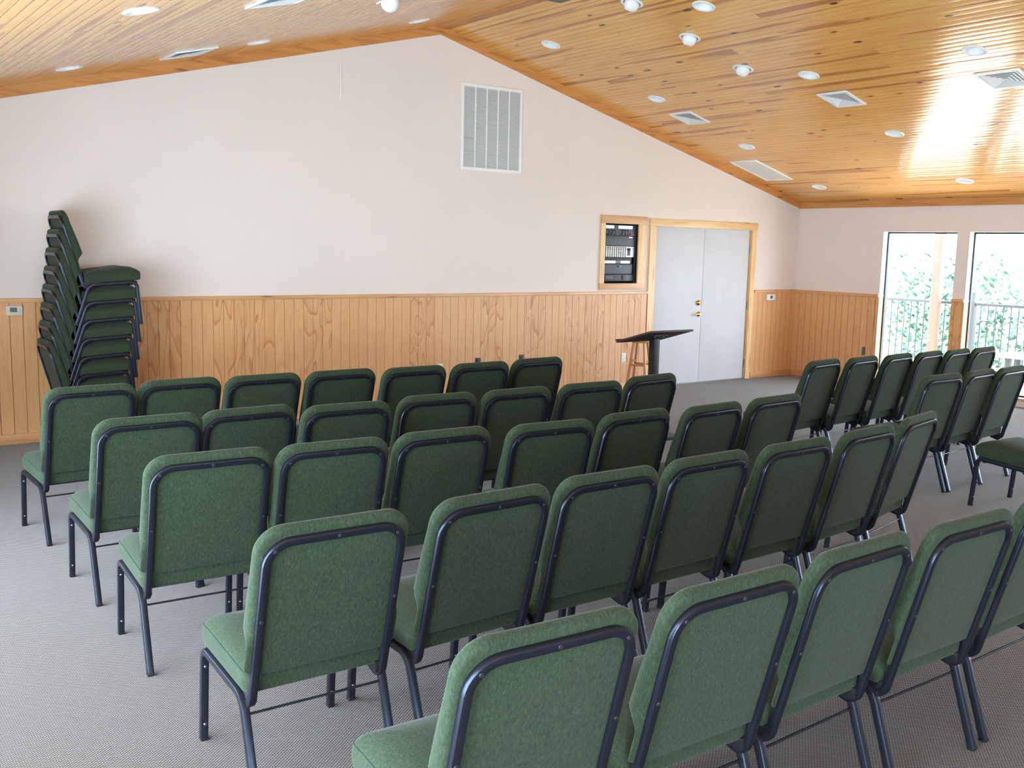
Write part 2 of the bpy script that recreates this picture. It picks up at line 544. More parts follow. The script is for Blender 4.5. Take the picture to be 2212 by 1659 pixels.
# ---------------------------------------------------------------- room shell
def strips(mb, lo, hi, holes, base, top, put):
    """wall panel split round rectangular holes. holes: (a,b,z0,z1)"""
    cuts = sorted({lo, hi} | {h[0] for h in holes} | {h[1] for h in holes} | ({XA} if lo < XA < hi and put == 'y' else set()))
    res = []
    for a, b in zip(cuts, cuts[1:]):
        hs = sorted((h[2], h[3]) for h in holes if h[0] <= a + 1e-6 and h[1] >= b - 1e-6)
        z = base
        for z0, z1 in hs:
            if z0 > z: res.append([(a, z), (b, z), (b, z0), (a, z0)])
            z = z1
        res.append([(a, z), (b, z), (b, top(b)), (a, top(a))])
    return res
DOOR = (-2.838, -0.994, 0.0, 2.055)
RACK = (-3.69, -3.125, 1.325, 2.065)
mb = MB()
for poly in strips(mb, XL - TH, TH, [DOOR, RACK], 0, lambda x: roof(min(max(x, XL), 0)) + 0.12, 'y'):
    mb.prism(poly, 'y', 0.0, 0.12)
struct(mb, 'wall_back', 'wall', 'tall off-white gable wall behind the chair rows', 'wall')
mb = MB()
for poly in strips(mb, YF, 0, [(a, b, WZ0, WZ1) for a, b in WIN_R], 0, lambda y: H0 + 0.06, 'x'):
    mb.prism(poly, 'x', 0.0, TH)
struct(mb, 'wall_right', 'wall', 'off-white side wall with tall windows onto the deck', 'wall')
mb = MB()
for poly in strips(mb, YF, 0, [(a, b, WZ0, WZ1) for a, b in WIN_L], 0, lambda y: H0 + 0.06, 'x'):
    mb.prism(poly, 'x', XL - TH, XL)
struct(mb, 'wall_left', 'wall', 'off-white side wall beside the camera with tall windows', 'wall')
mb = MB()
for poly in strips(mb, XL - TH, TH, [(a, b, WZ0, WZ1) for a, b in WIN_F], 0, lambda x: roof(min(max(x, XL), 0)) + 0.12, 'y'):
    mb.prism(poly, 'y', YF - 0.12, YF)
struct(mb, 'wall_front', 'wall', 'off-white gable wall behind the camera', 'wall')
mb = MB().box(XL - TH, YF - 0.12, -0.12, TH, 0.3, 0.0)
struct(mb, 'floor', 'carpet', 'grey-beige loop carpet under all the chairs', 'floor')
# a closed dark back to the wall openings so no daylight leaks round the doors and the rack
struct(MB().box(-3.9, 0.28, 0, -0.8, 0.32, 2.3), 'wall_light_stop', 'board', 'unseen dark board blocking daylight behind the double doors and equipment niche', 'wall')

# ceiling: two sloping boarded planes with the lamp holes cut out
CANS_R = [(-5.26, -0.852, 0), (-5.60, -2.417, 1), (-5.297, -2.987, 0), (-4.853, -2.409, 1), (-4.109, -2.417, 1), (-3.778, -2.942, 0),
          (-3.75, -0.867, 0), (-2.182, -0.847, 0), (-2.197, -2.861, 0), (-0.628, -0.769, 0), (-0.635, -2.794, 0), (-3.78, -4.583, 0)]
CANS_L = [(-10.155, -3.511, 0), (-9.908, -0.824, 0), (-8.399, -0.86, 0), (-6.828, -0.847, 0), (-8.145, -2.635, 1)]
CR = 0.078
def frame_at(x):
    """local frame of a ceiling slope: X down the slope, Y along the room, Z the outward (upward) normal"""
    s = SL if x > XA else -SL
    Z = Vector((s, 0, 1)).normalized()
    X = Vector((1, 0, -s)).normalized()
    return X, Vector((0, 1, 0)), Z
def slope_mesh(x0, x1, cans, name, label):
    bm = bmesh.new()
    def loop(pts):
        vs = [bm.verts.new(p) for p in pts]
        return [bm.edges.new((vs[i], vs[(i + 1) % len(vs)])) for i in range(len(vs))]
    c = lambda x, y: Vector((x, y, roof(x)))
    es = loop([c(x0, YF), c(x1, YF), c(x1, 0), c(x0, 0)])
    for x, y, k in cans:
        X, Y, Z = frame_at(x)
        es += loop([c(x, y) + X * (CR * math.cos(2 * math.pi * i / 20)) + Y * (CR * math.sin(2 * math.pi * i / 20)) for i in range(20)])
    X, Y, Z = frame_at((x0 + x1) / 2)
    bmesh.ops.triangle_fill(bm, use_beauty=True, use_dissolve=False, edges=es, normal=-Z)
    for f in bm.faces:
        f.normal_update()
        if f.normal.z > 0: f.normal_flip()
    me = bpy.data.meshes.new(name)
    # roof deck above
    vs = [bm.verts.new(c(x, y) + Vector((0, 0, 0.2))) for x, y in ((x0, YF - 0.12), (x1, YF - 0.12), (x1, 0.12), (x0, 0.12))]
    bm.faces.new(vs)
    bm.to_mesh(me); bm.free()
    me.materials.append(M['ceil'])
    o = bpy.data.objects.new(name, me)
    COL.objects.link(o)
    return tag(o, label, 'ceiling', None, 'structure')
slope_mesh(XA, 0.0, CANS_R, 'ceiling', 'knotty pine board ceiling slope above the window side')
slope_mesh(XL, XA, CANS_L, 'ceiling', 'knotty pine board ceiling slope above the chair stack side')
# eave closers between roof deck and wall tops
struct(MB().box(0.0, YF - .12, H0 - 0.02, TH, 0.12, H0 + 0.25), 'trim_9', 'trim_y', 'outer eave board above the window wall', 'trim')
struct(MB().box(XL - TH, YF - .12, H0 - 0.02, XL, 0.12, H0 + 0.25), 'trim_10', 'trim_y', 'outer eave board above the camera side wall', 'trim')
# pine trim at the ceiling line
D = 0.087
mb = MB().prism([(XA, roof(XA) - D), (0, H0 - D), (0, H0 + .005), (XA, roof(XA) + .005)], 'y', -0.02, 0.0)
struct(mb, 'trim_1', 'trim_x', 'orange pine trim along the ceiling slope above the double doors', 'trim')
mb = MB().prism([(XL, H0 - D), (XA, roof(XA) - D), (XA, roof(XA) + .005), (XL, H0 + .005)], 'y', -0.02, 0.0)
struct(mb, 'trim_2', 'trim_x', 'orange pine trim along the ceiling slope above the chair stack', 'trim')
struct(MB().box(-0.02, YF, H0 - D, 0, 0, H0 + 0.004), 'trim_3', 'trim_y', 'orange pine trim over the window wall', 'trim')
struct(MB().box(XL, YF, H0 - D, XL + 0.02, 0, H0 + 0.004), 'trim_4', 'trim_y', 'orange pine trim over the camera side wall', 'trim')
struct(MB().prism([(XA - 0.075, roof(XA) - 0.03), (XA + 0.075, roof(XA) - 0.03), (XA + 0.075, roof(XA + .075) + .004), (XA, roof(XA)), (XA - 0.075, roof(XA - .075) + .004)], 'y', YF, -0.02), 'trim_5', 'trim_y', 'flat pine board running along the ceiling ridge', 'trim', bevel=0.004)

nth = ['corner', 'second', 'third', 'fourth', 'fifth', 'sixth', 'seventh', 'eighth']
# wainscot, cap rail, baseboard
CAPZ = 1.232
def wains_x(a, b, n, what):
    struct(MB().box(a, -0.012, 0.0, b, 0, CAPZ - 0.03), 'trim_%d' % n, 'wains', 'grooved plywood wainscot ' + what, 'wainscot')
    struct(MB().box(a, -0.03, CAPZ - 0.036, b, 0, CAPZ), 'trim_%d' % (n + 1), 'cap_x', 'pine cap rail over the wainscot ' + what, 'rail', bevel=0.004)
    struct(MB().box(a, -0.024, 0.0, b, -0.010, 0.085), 'baseboard_back', 'cap_x', 'pine baseboard ' + what, 'baseboard', bevel=0.004)
wains_x(XL, -2.945, 20, 'behind the chair rows')
wains_x(-0.905, 0.0, 23, 'between the double doors and the corner')
def wains_y(x, s, segs, n, side, what):
    for i, (a, b) in enumerate(segs):
        w = what if i == 0 else '%s, beyond the %s one' % (what, nth[i - 1])
        struct(MB().box(x, a, 0, x + s * 0.012, b, CAPZ - 0.03), 'trim_%d' % (n + 3 * i), 'wains_y', 'grooved plywood wainscot ' + w, 'wainscot')
        struct(MB().box(x, a, CAPZ - 0.036, x + s * 0.03, b, CAPZ), 'trim_%d' % (n + 3 * i + 1), 'cap_y', 'pine cap rail over the wainscot ' + w, 'rail', bevel=0.004)
        struct(MB().box(x + s * 0.010, a, 0, x + s * 0.024, b, 0.085), 'baseboard_' + side, 'cap_y', 'pine baseboard ' + w, 'baseboard', bevel=0.004)
def gaps(wins):
    w = sorted(wins, reverse=True)
    edges = [0.0] + [v for a, b in w for v in (b, a)] + [YF]
    return [(edges[i + 1], edges[i]) for i in range(0, len(edges), 2)]
wains_y(0.0, -1, gaps(WIN_R), 30, 'right', 'beside the deck windows')
wains_y(XL, 1, gaps(WIN_L), 60, 'left', 'beside the camera side windows')

# windows: dark alloy frame, a single pane, white upper reveal and pine lower reveal
def window(n, fixed, a, b, axis, outward, label):
    def bx(m, u0, u1, d0, d1, z0, z1):
        if axis == 'x': m.box(fixed + outward * d0, u0, z0, fixed + outward * d1, u1, z1)
        else: m.box(u0, fixed + outward * d0, z0, u1, fixed + outward * d1, z1)
        return m
    fr = MB()
    t = 0.028
    for u0, u1, z0, z1 in ((a, a + t, WZ0, WZ1), (b - t, b, WZ0, WZ1), (a + t, b - t, WZ0, WZ0 + t), (a + t, b - t, WZ1 - t, WZ1)):
        bx(fr, u0, u1, 0.085, 0.125, z0, z1)
    w = fr.build('window_%d' % n, 'alum')
    tag(w, label, 'window', None, 'structure')
    bx(MB(), a + t - .004, b - t + .004, 0.102, 0.108, WZ0 + t - .004, WZ1 - t + .004).build('pane', 'glass', w)
    lin = MB()
    bx(lin, a, a + 0.008, -0.006, 0.085, CAPZ, WZ1); bx(lin, b - 0.008, b, -0.006, 0.085, CAPZ, WZ1)
    bx(lin, a, b, -0.006, 0.085, WZ1 - 0.008, WZ1)
    lin.build('upper_reveal', 'white', w)
    lo = MB()
    bx(lo, a, a + 0.010, -0.014, 0.085, WZ0, CAPZ); bx(lo, b - 0.010, b, -0.014, 0.085, WZ0, CAPZ)
    lo.build('lower_reveal', 'cap_y', w)
    bx(MB(), a, b, -0.03, 0.085, WZ0 - 0.03, WZ0 + 0.006).build('sill', 'cap_y', w)
    for q0, q1 in ((a - 0.0, a + 0.012), (b - 0.012, b)):
        bx(MB(), q0, q1, -0.03, 0.085, CAPZ - 0.036, CAPZ).build('rail_end', 'white', w)
for i, (a, b) in enumerate(WIN_R):
    window(i + 1, 0.0, a, b, 'x', 1, 'tall %s window on the deck wall' % nth[i])
for i, (a, b) in enumerate(WIN_L):
    window(i + 7, XL, a, b, 'x', -1, 'tall %s window on the camera side wall' % nth[i])
for i, (a, b) in enumerate(WIN_F):
    window(i + 15, YF, a, b, 'y', -1, 'tall %s window on the wall behind the camera' % nth[i])

# double doors
def door_leaf(n, a, b, label):
    d = MB().box(a + .003, 0.018, 0.012, b - .003, 0.062, 2.045).build('door_%d' % n, 'door', bevel=0.002)
    return tag(d, label, 'door', None, 'structure')
DM = -1.911
d1 = door_leaf(1, -2.818, DM, 'plain white door leaf carrying the brass handle')
d2 = door_leaf(2, DM, -1.014, 'plain white door leaf next to the room corner')
for d, x in ((d1, -2.818), (d2, -1.014)):
    for z in (0.22, 1.02, 1.78):
        MB().cyl((x, 0.008, z - 0.05), (x, 0.008, z + 0.05), 0.009).build('hinge', 'steel', d, smooth=40)
MB().lathe([(0.0, 0), (0.036, 0), (0.036, 0.012), (0.028, 0.022), (0.014, 0.03), (0.0, 0.03)], (-1.978, 0.018, 1.07), 20, (Vector((1, 0, 0)), Vector((0, 0, 1)), Vector((0, -1, 0)))).build('deadbolt', 'brass', d1, smooth=40)
hs = MB().lathe([(0.0, 0), (0.034, 0), (0.034, 0.008), (0.022, 0.018), (0.012, 0.022), (0.012, 0.05), (0.0, 0.05)], (-1.965, 0.018, 0.92), 20, (Vector((1, 0, 0)), Vector((0, 0, 1)), Vector((0, -1, 0)))).build('lever_handle', 'brass', d1, smooth=40)
MB().sweep([(-1.962, -0.034, 0.92), (-1.99, -0.036, 0.922), (-2.03, -0.034, 0.921), (-2.07, -0.026, 0.917)], rsq(0.016, 0.012, 0.004), (0, 0, 1)).build('lever', 'brass', hs, smooth=40)
struct(MB().box(-2.945, -0.022, 2.045, -0.905, 0.0, 2.140), 'trim_11', 'case_x', 'pale pine head casing over the double doors', 'casing', bevel=0.003)
struct(MB().box(-2.935, -0.02, 0, -2.825, 0.0, 2.045).box(-2.838, 0.0, 0, -2.821, 0.08, 2.055), 'trim_12', 'case_z', 'pale pine side casing next to the equipment niche', 'casing')
struct(MB().box(-1.007, -0.02, 0, -0.915, 0.0, 2.045).box(-1.011, 0.0, 0, -0.994, 0.08, 2.055), 'trim_13', 'case_z', 'pale pine side casing next to the corner wainscot', 'casing')
struct(MB().box(-2.82, 0.0, 0.0, -1.01, 0.07, 0.012), 'trim_14', 'steel', 'metal threshold under the double doors', 'threshold')

# equipment niche
rk = thing('equipment_niche', 'pine framed equipment niche set in the wall beside the double doors', 'niche', (-3.41, 0, 1.3))
def rel(mb_, name, m, parent, org, **kw):
    o = mb_.build(name, m, parent, **kw)
    o.data.transform(Matrix.Translation(-Vector(org)))
    return o
RO = (-3.41, 0, 1.3)
rel(MB().box(-3.753, -0.022, 2.058, -2.998, 0, 2.155), 'head_casing', 'cap_x', rk, RO, bevel=.003)
rel(MB().box(-3.753, -0.022, 1.255, -2.998, 0, 1.332), 'sill_casing', 'cap_x', rk, RO, bevel=.003)
rel(MB().box(-3.753, -0.02, 1.332, -3.683, 0, 2.058), 'side_casing', 'case_z', rk, RO)
rel(MB().box(-3.132, -0.02, 1.332, -2.998, 0, 2.058), 'side_casing', 'case_z', rk, RO)
rel(MB().box(-3.69, 0.0, 1.325, -3.68, 0.26, 2.065).box(-3.135, 0.0, 1.325, -3.125, 0.26, 2.065).box(-3.68, 0, 2.055, -3.135, 0.26, 2.065).box(-3.68, 0, 1.325, -3.135, 0.26, 1.335).box(-3.69, 0.25, 1.325, -3.125, 0.262, 2.065), 'rack_cabinet', 'black', rk, RO)
rel(MB().box(-3.68, 0.03, 1.335, -3.672, 0.05, 2.055), 'rack_rail', 'dark', rk, RO)
rel(MB().box(-3.160, 0.02, 1.335, -3.137, 0.04, 2.055), 'rack_rail', 'dark', rk, RO)
def zz(y): return 2.05 - (y - 200) / 1230 * 0.71
UX0, UX1, UY = -3.674, -3.165, 0.022
def unit(name, label, y0, y1, m, depth=0.14, x1=UX1):
    t = thing(name, label, 'rack unit', (-3.43, UY, zz(y1)), 0, 'units in the equipment niche')
    o = MB().box(UX0 + 3.43, 0, 0.002, x1 + 3.43, depth, zz(y0) - zz(y1) - .002).build('face_panel', m, t, bevel=0.002)
    return t, zz(y0) - zz(y1)
t, h = unit('patch_panel', 'dark rack unit with two grey strips and cables, uppermost in the equipment niche', 212, 440, 'rackgrey')
MB().box(-0.225, -0.012, h - 0.045, -0.09, 0, h - 0.006).build('grey_strip', 'silver', t)
MB().box(-0.02, -0.012, h - 0.045, 0.215, 0, h - 0.006).build('grey_strip', 'silver', t)
MB().cyl((0.2, 0, 0.022), (0.2, -0.014, 0.022), 0.012).build('red_button', 'led', t)
for x in (-0.19, -0.13, -0.09, 0.03, 0.08, 0.13):
    MB().sweep(fillet([(x, 0, 0.07), (x, -0.03, 0.065), (x + random.uniform(-.02, .02), -0.032, 0.015), (x + .01, 0, 0.01)], [0.012, 0.012], 3)[0], rsq(0.009, 0.009, 0.003, 1), (1, 0, 0)).build('patch_cable', 'black', t, smooth=50)
t, h = unit('blank_panel', 'plain charcoal rack panel directly above the silver mixer', 442, 655, 'rackgrey')
MB().box(0.17, -0.003, h - 0.022, 0.225, 0, h - 0.008).build('maker_plate', 'silver', t)
t, h = unit('audio_mixer', 'silver rack mixer covered with rows of small knobs', 658, 892, 'silver')
for i in range(10):
    for j in range(6):
        MB().cyl((-0.205 + i * 0.036, 0, 0.014 + j * 0.0205), (-0.205 + i * 0.036, -0.014, 0.014 + j * 0.0205), 0.0095, 8, 0.007).build('knob', 'steel', t, smooth=40)
MB().box(0.155, -0.004, 0.02, 0.2, 0, h - 0.02).build('meter_window', 'rackgrey', t)
MB().cyl((0.175, 0, h - .04), (0.175, -0.02, h - .04), 0.016, 12).build('knob', 'black', t, smooth=40)
t, h = unit('tape_deck', 'black rack unit under the silver mixer with a white front strip', 896, 1026, 'black', x1=UX1 - 0.035)
MB().box(-0.232, -0.014, 0.002, -0.05, 0, 0.036).build('white_strip', 'white', t)
MB().box(0.03, -0.014, 0.002, 0.19, 0, 0.036).build('white_strip', 'white', t)
MB().box(-0.05, -0.012, 0.002, 0.03, 0, 0.036).build('display', 'screen', t)
t, h = unit('power_amplifier', 'broad dark grey rack amplifier below the white strip', 1034, 1248, 'rackgrey', x1=UX1 - 0.02)
MB().cyl((-0.0, 0, h - .03), (0, -0.012, h - .03), 0.009, 10).build('knob', 'black', t, smooth=40)
MB().cyl((0.04, 0, h - .03), (0.04, -0.008, h - .03), 0.007, 10).build('knob', 'silver', t, smooth=40)
t, h = unit('power_conditioner', 'dark rack unit with a grey socket block, lowest in the equipment niche', 1254, 1400, 'dark')
MB().box(0.08, -0.01, 0.015, 0.18, 0, h - 0.015).build('socket_block', 'rackgrey', t, bevel=.002)
MB().box(-0.2, -0.006, 0.03, -0.08, 0, h - 0.02).build('label_strip', 'rackgrey', t)

# wall grille
g = thing('wall_grille', 'tall white return air grille high on the gable wall', 'grille', (-5.381, -0.001, 2.565))
GW, GH = 0.817, 0.913
MB().box(-GW / 2, -0.014, 0, -GW / 2 + .034, 0, GH).box(GW / 2 - .034, -0.014, 0, GW / 2, 0, GH).box(-GW / 2 + .034, -0.014, 0, GW / 2 - .034, 0, .034).box(-GW / 2 + .034, -0.014, GH - .034, GW / 2 - .034, 0, GH).build('frame', 'white', g, bevel=0.003)
MB().box(-GW / 2 + .02, -0.003, .02, GW / 2 - .02, -0.001, GH - .02).build('back_plate', 'grey', g)
bw = (GW - .068) / 5
for k in range(1, 5):
    x = -GW / 2 + .034 + k * bw
    MB().box(x - 0.006, -0.013, .034, x + 0.006, -0.003, GH - .034).build('mullion', 'white', g)
for k in range(5):
    x0 = -GW / 2 + .034 + k * bw + (0.006 if k else 0)
    x1 = -GW / 2 + .034 + (k + 1) * bw - (0.006 if k < 4 else 0)
    b = MB()
    n = 66
    for i in range(n):
        z = .036 + (GH - .072) * (i + .5) / n
        if k == 0 and i in (23, 12): continue
        b.add([(x0, -0.011, z - 0.004), (x1, -0.011, z - 0.004), (x1, -0.003, z + 0.005), (x0, -0.003, z + 0.005)], [(0, 1, 2, 3)])
    b.build('louver_bank', 'slat', g)

# thermostats, outlets, plates, cord
t = thing('thermostat', 'ivory thermostat with a grey screen on the wainscot near the chair stack', 'thermostat', (-10.23, -0.012, 1.132))
MB().box(-.064, -.028, -.042, .064, 0, .042).build('case', 'ivory', t, bevel=.006)
MB().box(-.032, -.030, -.012, .022, -.027, .026).build('screen', 'screen', t)
for z in (-.008, .008):
    MB().box(.036, -.031, z - .003, .048, -.027, z + .003).build('button', 'grey', t)
t = thing('thermostat', 'white thermostat with a dark dial between the double doors and the corner', 'thermostat', (-.563, -0.012, 1.127))
MB().box(-.088, -.026, -.042, .088, 0, .042).build('case', 'plate', t, bevel=.008)
MB().box(-.02, -.031, -.016, .026, -.025, .022).build('dial', 'screen', t, bevel=.003)
def outlet(loc, rz, label, m, name='wall_outlet', kids_=True):
    o = thing(name, label, 'wall outlet', loc, rz)
    MB().box(-.036, -.006, -.058, .036, 0, .058).build('cover_plate', m, o, bevel=.002)
    for z in (-.024, .024):
        MB().lathe([(0, 0), (.015, 0), (.014, .004), (0, .004)], (0, -.006, z), 16, (Vector((1, 0, 0)), Vector((0, 0, 1)), Vector((0, -1, 0)))).build('socket', m, o, smooth=40)
outlet((-6.025, -.012, .41), 0, 'white wall outlet peeking over the fifth chair of the back row', 'plate')
outlet((-3.31, -.012, .407), 0, 'white wall outlet on the wainscot beside the wooden stool', 'plate')
outlet((-.012, -1.186, .459), R(90), 'beige wall outlet under the cap rail beside the corner window', 'ivory')
outlet((-5.518, -.012, .45), 0, 'dark brown wall plate peeking over the sixth chair of the back row', 'brown')
outlet((-4.908, -.012, .458), 0, 'dark brown wall plate peeking over the seventh chair of the back row', 'brown')
tag(MB().cyl((-7.207, -.006, 3.152), (-7.207, -.006, 3.535), .0045, 8).build('hanging_cord', 'string', smooth=50), 'thin white cord hanging from the ceiling trim down the bare wall', 'cord')
tag(MB().box(-6.365, -.032, 3.955, -6.30, -.018, 3.995).build('cable_clip', 'white', bevel=.004), 'small white clip on the pine trim beside the ridge', 'clip')

# ceiling lamps and vents
def can(x, y, eye, label, group):
    t = thing('eyeball_downlight' if eye else 'recessed_downlight', label, 'ceiling light', (x, y, roof(x)), 0, group)
    X, Y, Z = frame_at(x)
    ax = (X, Y, Z)
    MB().lathe([(CR - .002, .004), (CR - .002, -.004), (.092, -.008), (.101, -.003), (.102, .0), (CR + .002, .003)], (0, 0, 0), 28, ax).build('trim_ring', 'can', t, smooth=40)
    if eye:
        d = (Z * -1 + X * 0.25 + Y * 0.45).normalized()
        MB().lathe([(CR - .002, 0), (CR - .004, .10), (0.0, .10)], (0, 0, 0), 24, ax).build('housing', 'grey', t, smooth=40)
        ex = d.orthogonal().normalized()
        b = MB()
        pr = [(0.068 * math.sin(R(a)), 0.068 * math.cos(R(a))) for a in (150, 120, 95, 75, 58, 45, 36)] + [(0.034, 0.045), (0.0, 0.04)]
        b.lathe(pr, tuple(-Z * -.0 - Z * 0.012), 24, (ex, d.cross(ex), d))
        b.build('eyeball', 'can', t, smooth=50)
    else:
        MB().lathe([(CR - .002, 0), (CR - .008, .05), (.055, .105), (0.0, .11)], (0, 0, 0), 24, ax).build('reflector', 'can', t, smooth=50)
        MB().lathe([(0.0, .03), (.02, .034), (.036, .052), (.034, .075), (.016, .10), (0.0, .10)], (0, 0, 0), 20, ax).build('bulb', 'bulb', t, smooth=50)
GR = 'recessed ceiling lights'
labs_r = ['recessed light beside the ridge at the gable end of the window side slope', 'eyeball light highest of the three on the window side slope',
          'recessed light nearest above the ridge pair of eyeball lights', 'eyeball light in the middle of the three on the window side slope',
          'eyeball light lowest of the three on the window side slope', 'recessed light between the lowest eyeball light and the square vents',
          'recessed light beside the square vent closest to the gable wall', 'recessed light just above the long white ceiling panel',
          'recessed light beside the edge of the window reflection on the ceiling', 'recessed light below the long white ceiling panel near the corner',
          'recessed light inside the window reflection on the ceiling', 'recessed light above the square vent at the picture edge']
labs_l = ['large recessed light of the chair stack side slope, farthest out from the gable wall', 'recessed light above the chair stack next to the lowest gable trim',
          'recessed light between the square vent and the ridge on the chair stack side', 'recessed light beside the ridge on the chair stack side slope',
          'eyeball light on the chair stack side slope']
for (x, y, e), l in zip(CANS_R, labs_r): can(x, y, e, l, GR)
for (x, y, e), l in zip(CANS_L, labs_l): can(x, y, e, l, GR)
def quad_frame(t, x, fn):
    """build parts in slope coordinates (u down the slope, v along y, w down from the ceiling)"""
    X, Y, Z = frame_at(x)
    def place(mb_, name, m, **kw):
        mb_.v = [tuple(X * p[0] + Y * p[1] - Z * p[2]) for p in mb_.v]
        return mb_.build(name, m, t, **kw)
    fn(place)
def vent(x, y, w, d, label):
    t = thing('ceiling_vent', label, 'ceiling vent', (x, y, roof(x)), 0, 'square ceiling vents')
    def parts(place):
        a, b = w / 2, d / 2
        f = .030
        place(MB().box(-a, -b, 0, -a + f, b, .012).box(a - f, -b, 0, a, b, .012).box(-a + f, -b, 0, a - f, -b + f, .012).box(-a + f, b - f, 0, a - f, b, .012), 'frame', 'white', bevel=.002)
        place(MB().box(-a + .01, -b + .01, .0005, a - .01, b - .01, .002), 'back_plate', 'grey')
        # four banks of slanted louvers, each throwing its own way
        n = 5
        for side in range(4):
            m_ = MB()
            L = min(a, b) - f
            for i in range(n):
                r = L * (1 - (i + .2) / n)
                r1 = r - L / n * .95
                c0, c1 = r, r1
                q = [(-c0, -c0, .010), (c0, -c0, .010), (c1, -c1, .0025), (-c1, -c1, .0025)]
                ca, sa = [(1, 0), (0, 1), (-1, 0), (0, -1)][side]
                sx, sy = (a - f) / L, (b - f) / L
                m_.add([((p[0] * ca - p[1] * sa) * sx, (p[0] * sa + p[1] * ca) * sy, p[2]) for p in q], [(0, 1, 2, 3)])
            place(m_, 'louver_bank', 'slat')
    quad_frame(t, x, parts)
vent(-3.17, -0.825, .36, .34, 'square vent on the window side slope, closest to the gable wall')
vent(-3.185, -2.895, .36, .34, 'square vent on the window side slope, middle one of its line')
vent(-3.19, -4.55, .36, .40, 'square vent beside the top of the window reflection')
vent(-8.97, -0.77, .36, .42, 'square vent on the chair stack side slope by the gable trim')
vent(-9.27, -3.35, .36, .36, 'square vent on the chair stack side slope near the eyeball light')
t = thing('ceiling_panel', 'long white ceiling panel with a seam down its middle', 'ceiling panel', (-1.36, -.405, roof(-1.36)))
def parts(place):
    a, b = .39, .215
    f = .028
    place(MB().box(-a, -b, 0, -a + f, b, .014).box(a - f, -b, 0, a, b, .014).box(-a + f, -b, 0, a - f, -b + f, .014).box(-a + f, b - f, 0, a - f, b, .014), 'frame', 'white', bevel=.002)
    place(MB().box(-a + .01, -b + .01, .0005, a - .01, b - .01, .003), 'back_plate', 'white')
    for s in (-1, 1):
        m_ = MB()
        for i in range(44):
            u = -a + f + (2 * a - 2 * f) * (i + .5) / 44
            v0, v1 = (.004, b - f) if s > 0 else (-b + f, -.004)
            m_.add([(u - .0075, v0, .0115), (u - .0075, v1, .0115), (u + .0078, v1, .0108), (u + .0078, v0, .0108)], [(0, 1, 2, 3)])
        place(m_, 'louver_bank', 'white')
quad_frame(t, -1.36, parts)

# dark fixture hung beside the ridge (only a corner of it shows)
t = thing('ceiling_projector', 'dark box hung from the ceiling beside the ridge, one lower corner in view', 'ceiling fixture', (-6.835, -2.875, 3.68))
MB().box(-.19, -.16, 0, .19, .16, .105).build('housing', 'fan', t, bevel=.008)
MB().cyl((0, 0, .10), (0, 0, .15), .02).build('mount_pole', 'fan', t, smooth=40)
MB().lathe([(0, -.0), (.03, 0), (.03, -.015), (.022, -.02), (0, -.02)], (0.1, -.16, .05), 16, (Vector((1, 0, 0)), Vector((0, 0, 1)), Vector((0, 1, 0)))).build('lens', 'screen', t, smooth=40)

# lectern and stool
t = thing('lectern', 'black slant-topped lectern standing before the double doors', 'lectern', (-5.25, -2.52, 0))
TI = R(16)
def tl(u, v, w): return (u, v * math.cos(TI) + w * math.sin(TI), 0.95 - v * math.sin(TI) + w * math.cos(TI))
def tilt(mb_, *a, **kw):
    mb_.v = [tl(*p) for p in mb_.v]
    return mb_.build(*a, **kw)
tilt(MB().box(-.275, -.235, 0, .275, .235, .018), 'slant_top', 'lect', t, bevel=.003)
tilt(MB().box(-.275, .222, .018, .275, .237, .034), 'book_ledge', 'lect', t, bevel=.003)
tilt(MB().box(-.09, -.09, -.012, .09, .09, 0), 'mounting_plate', 'black', t)
MB().box(-.036, -.036, .03, .036, .036, .935).build('post', 'black', t, bevel=.006)
MB().box(-.23, -.2, 0, .23, .2, .03).build('base_plate', 'black', t, bevel=.008)
for x, y in ((.055, -.055), (-.055, -.055)):
    tilt(MB().lathe([(0, -.012), (.009, -.012), (.007, -.018), (0, -.018)], (x, y, 0), 10), 'bolt', 'steel', t, smooth=40)
t = thing('bar_stool', 'light wooden bar stool partly hidden behind the black lectern', 'stool', (-3.535, -.55, 0), R(27.6))
MB().lathe([(0, .655), (.10, .655), (.118, .663), (.12, .68), (.108, .692), (.06, .688), (0, .686)], n=32).build('seat', 'stoolw', t, smooth=40)
def sp(z): return .064 + (.66 - z) * .10
for sx in (-1, 1):
    for sy in (-1, 1):
        MB().sweep([(sx * sp(.66), sy * sp(.66), .66), (sx * sp(0), sy * sp(0), .0)], rsq(.03, .03, .008), (1, 0, 0)).build('leg', 'stoolw', t, smooth=40)
for z, pairs in ((.43, 'x'), (.39, 'y'), (.20, 'x'), (.16, 'y')):
    k = sp(z)
    for s in (-1, 1):
        p, q = ((-k, s * k, z), (k, s * k, z)) if pairs == 'x' else ((s * k, -k, z), (s * k, k, z))
        MB().cyl(p, q, .011, 10).build('rung', 'stoolw', t, smooth=50)

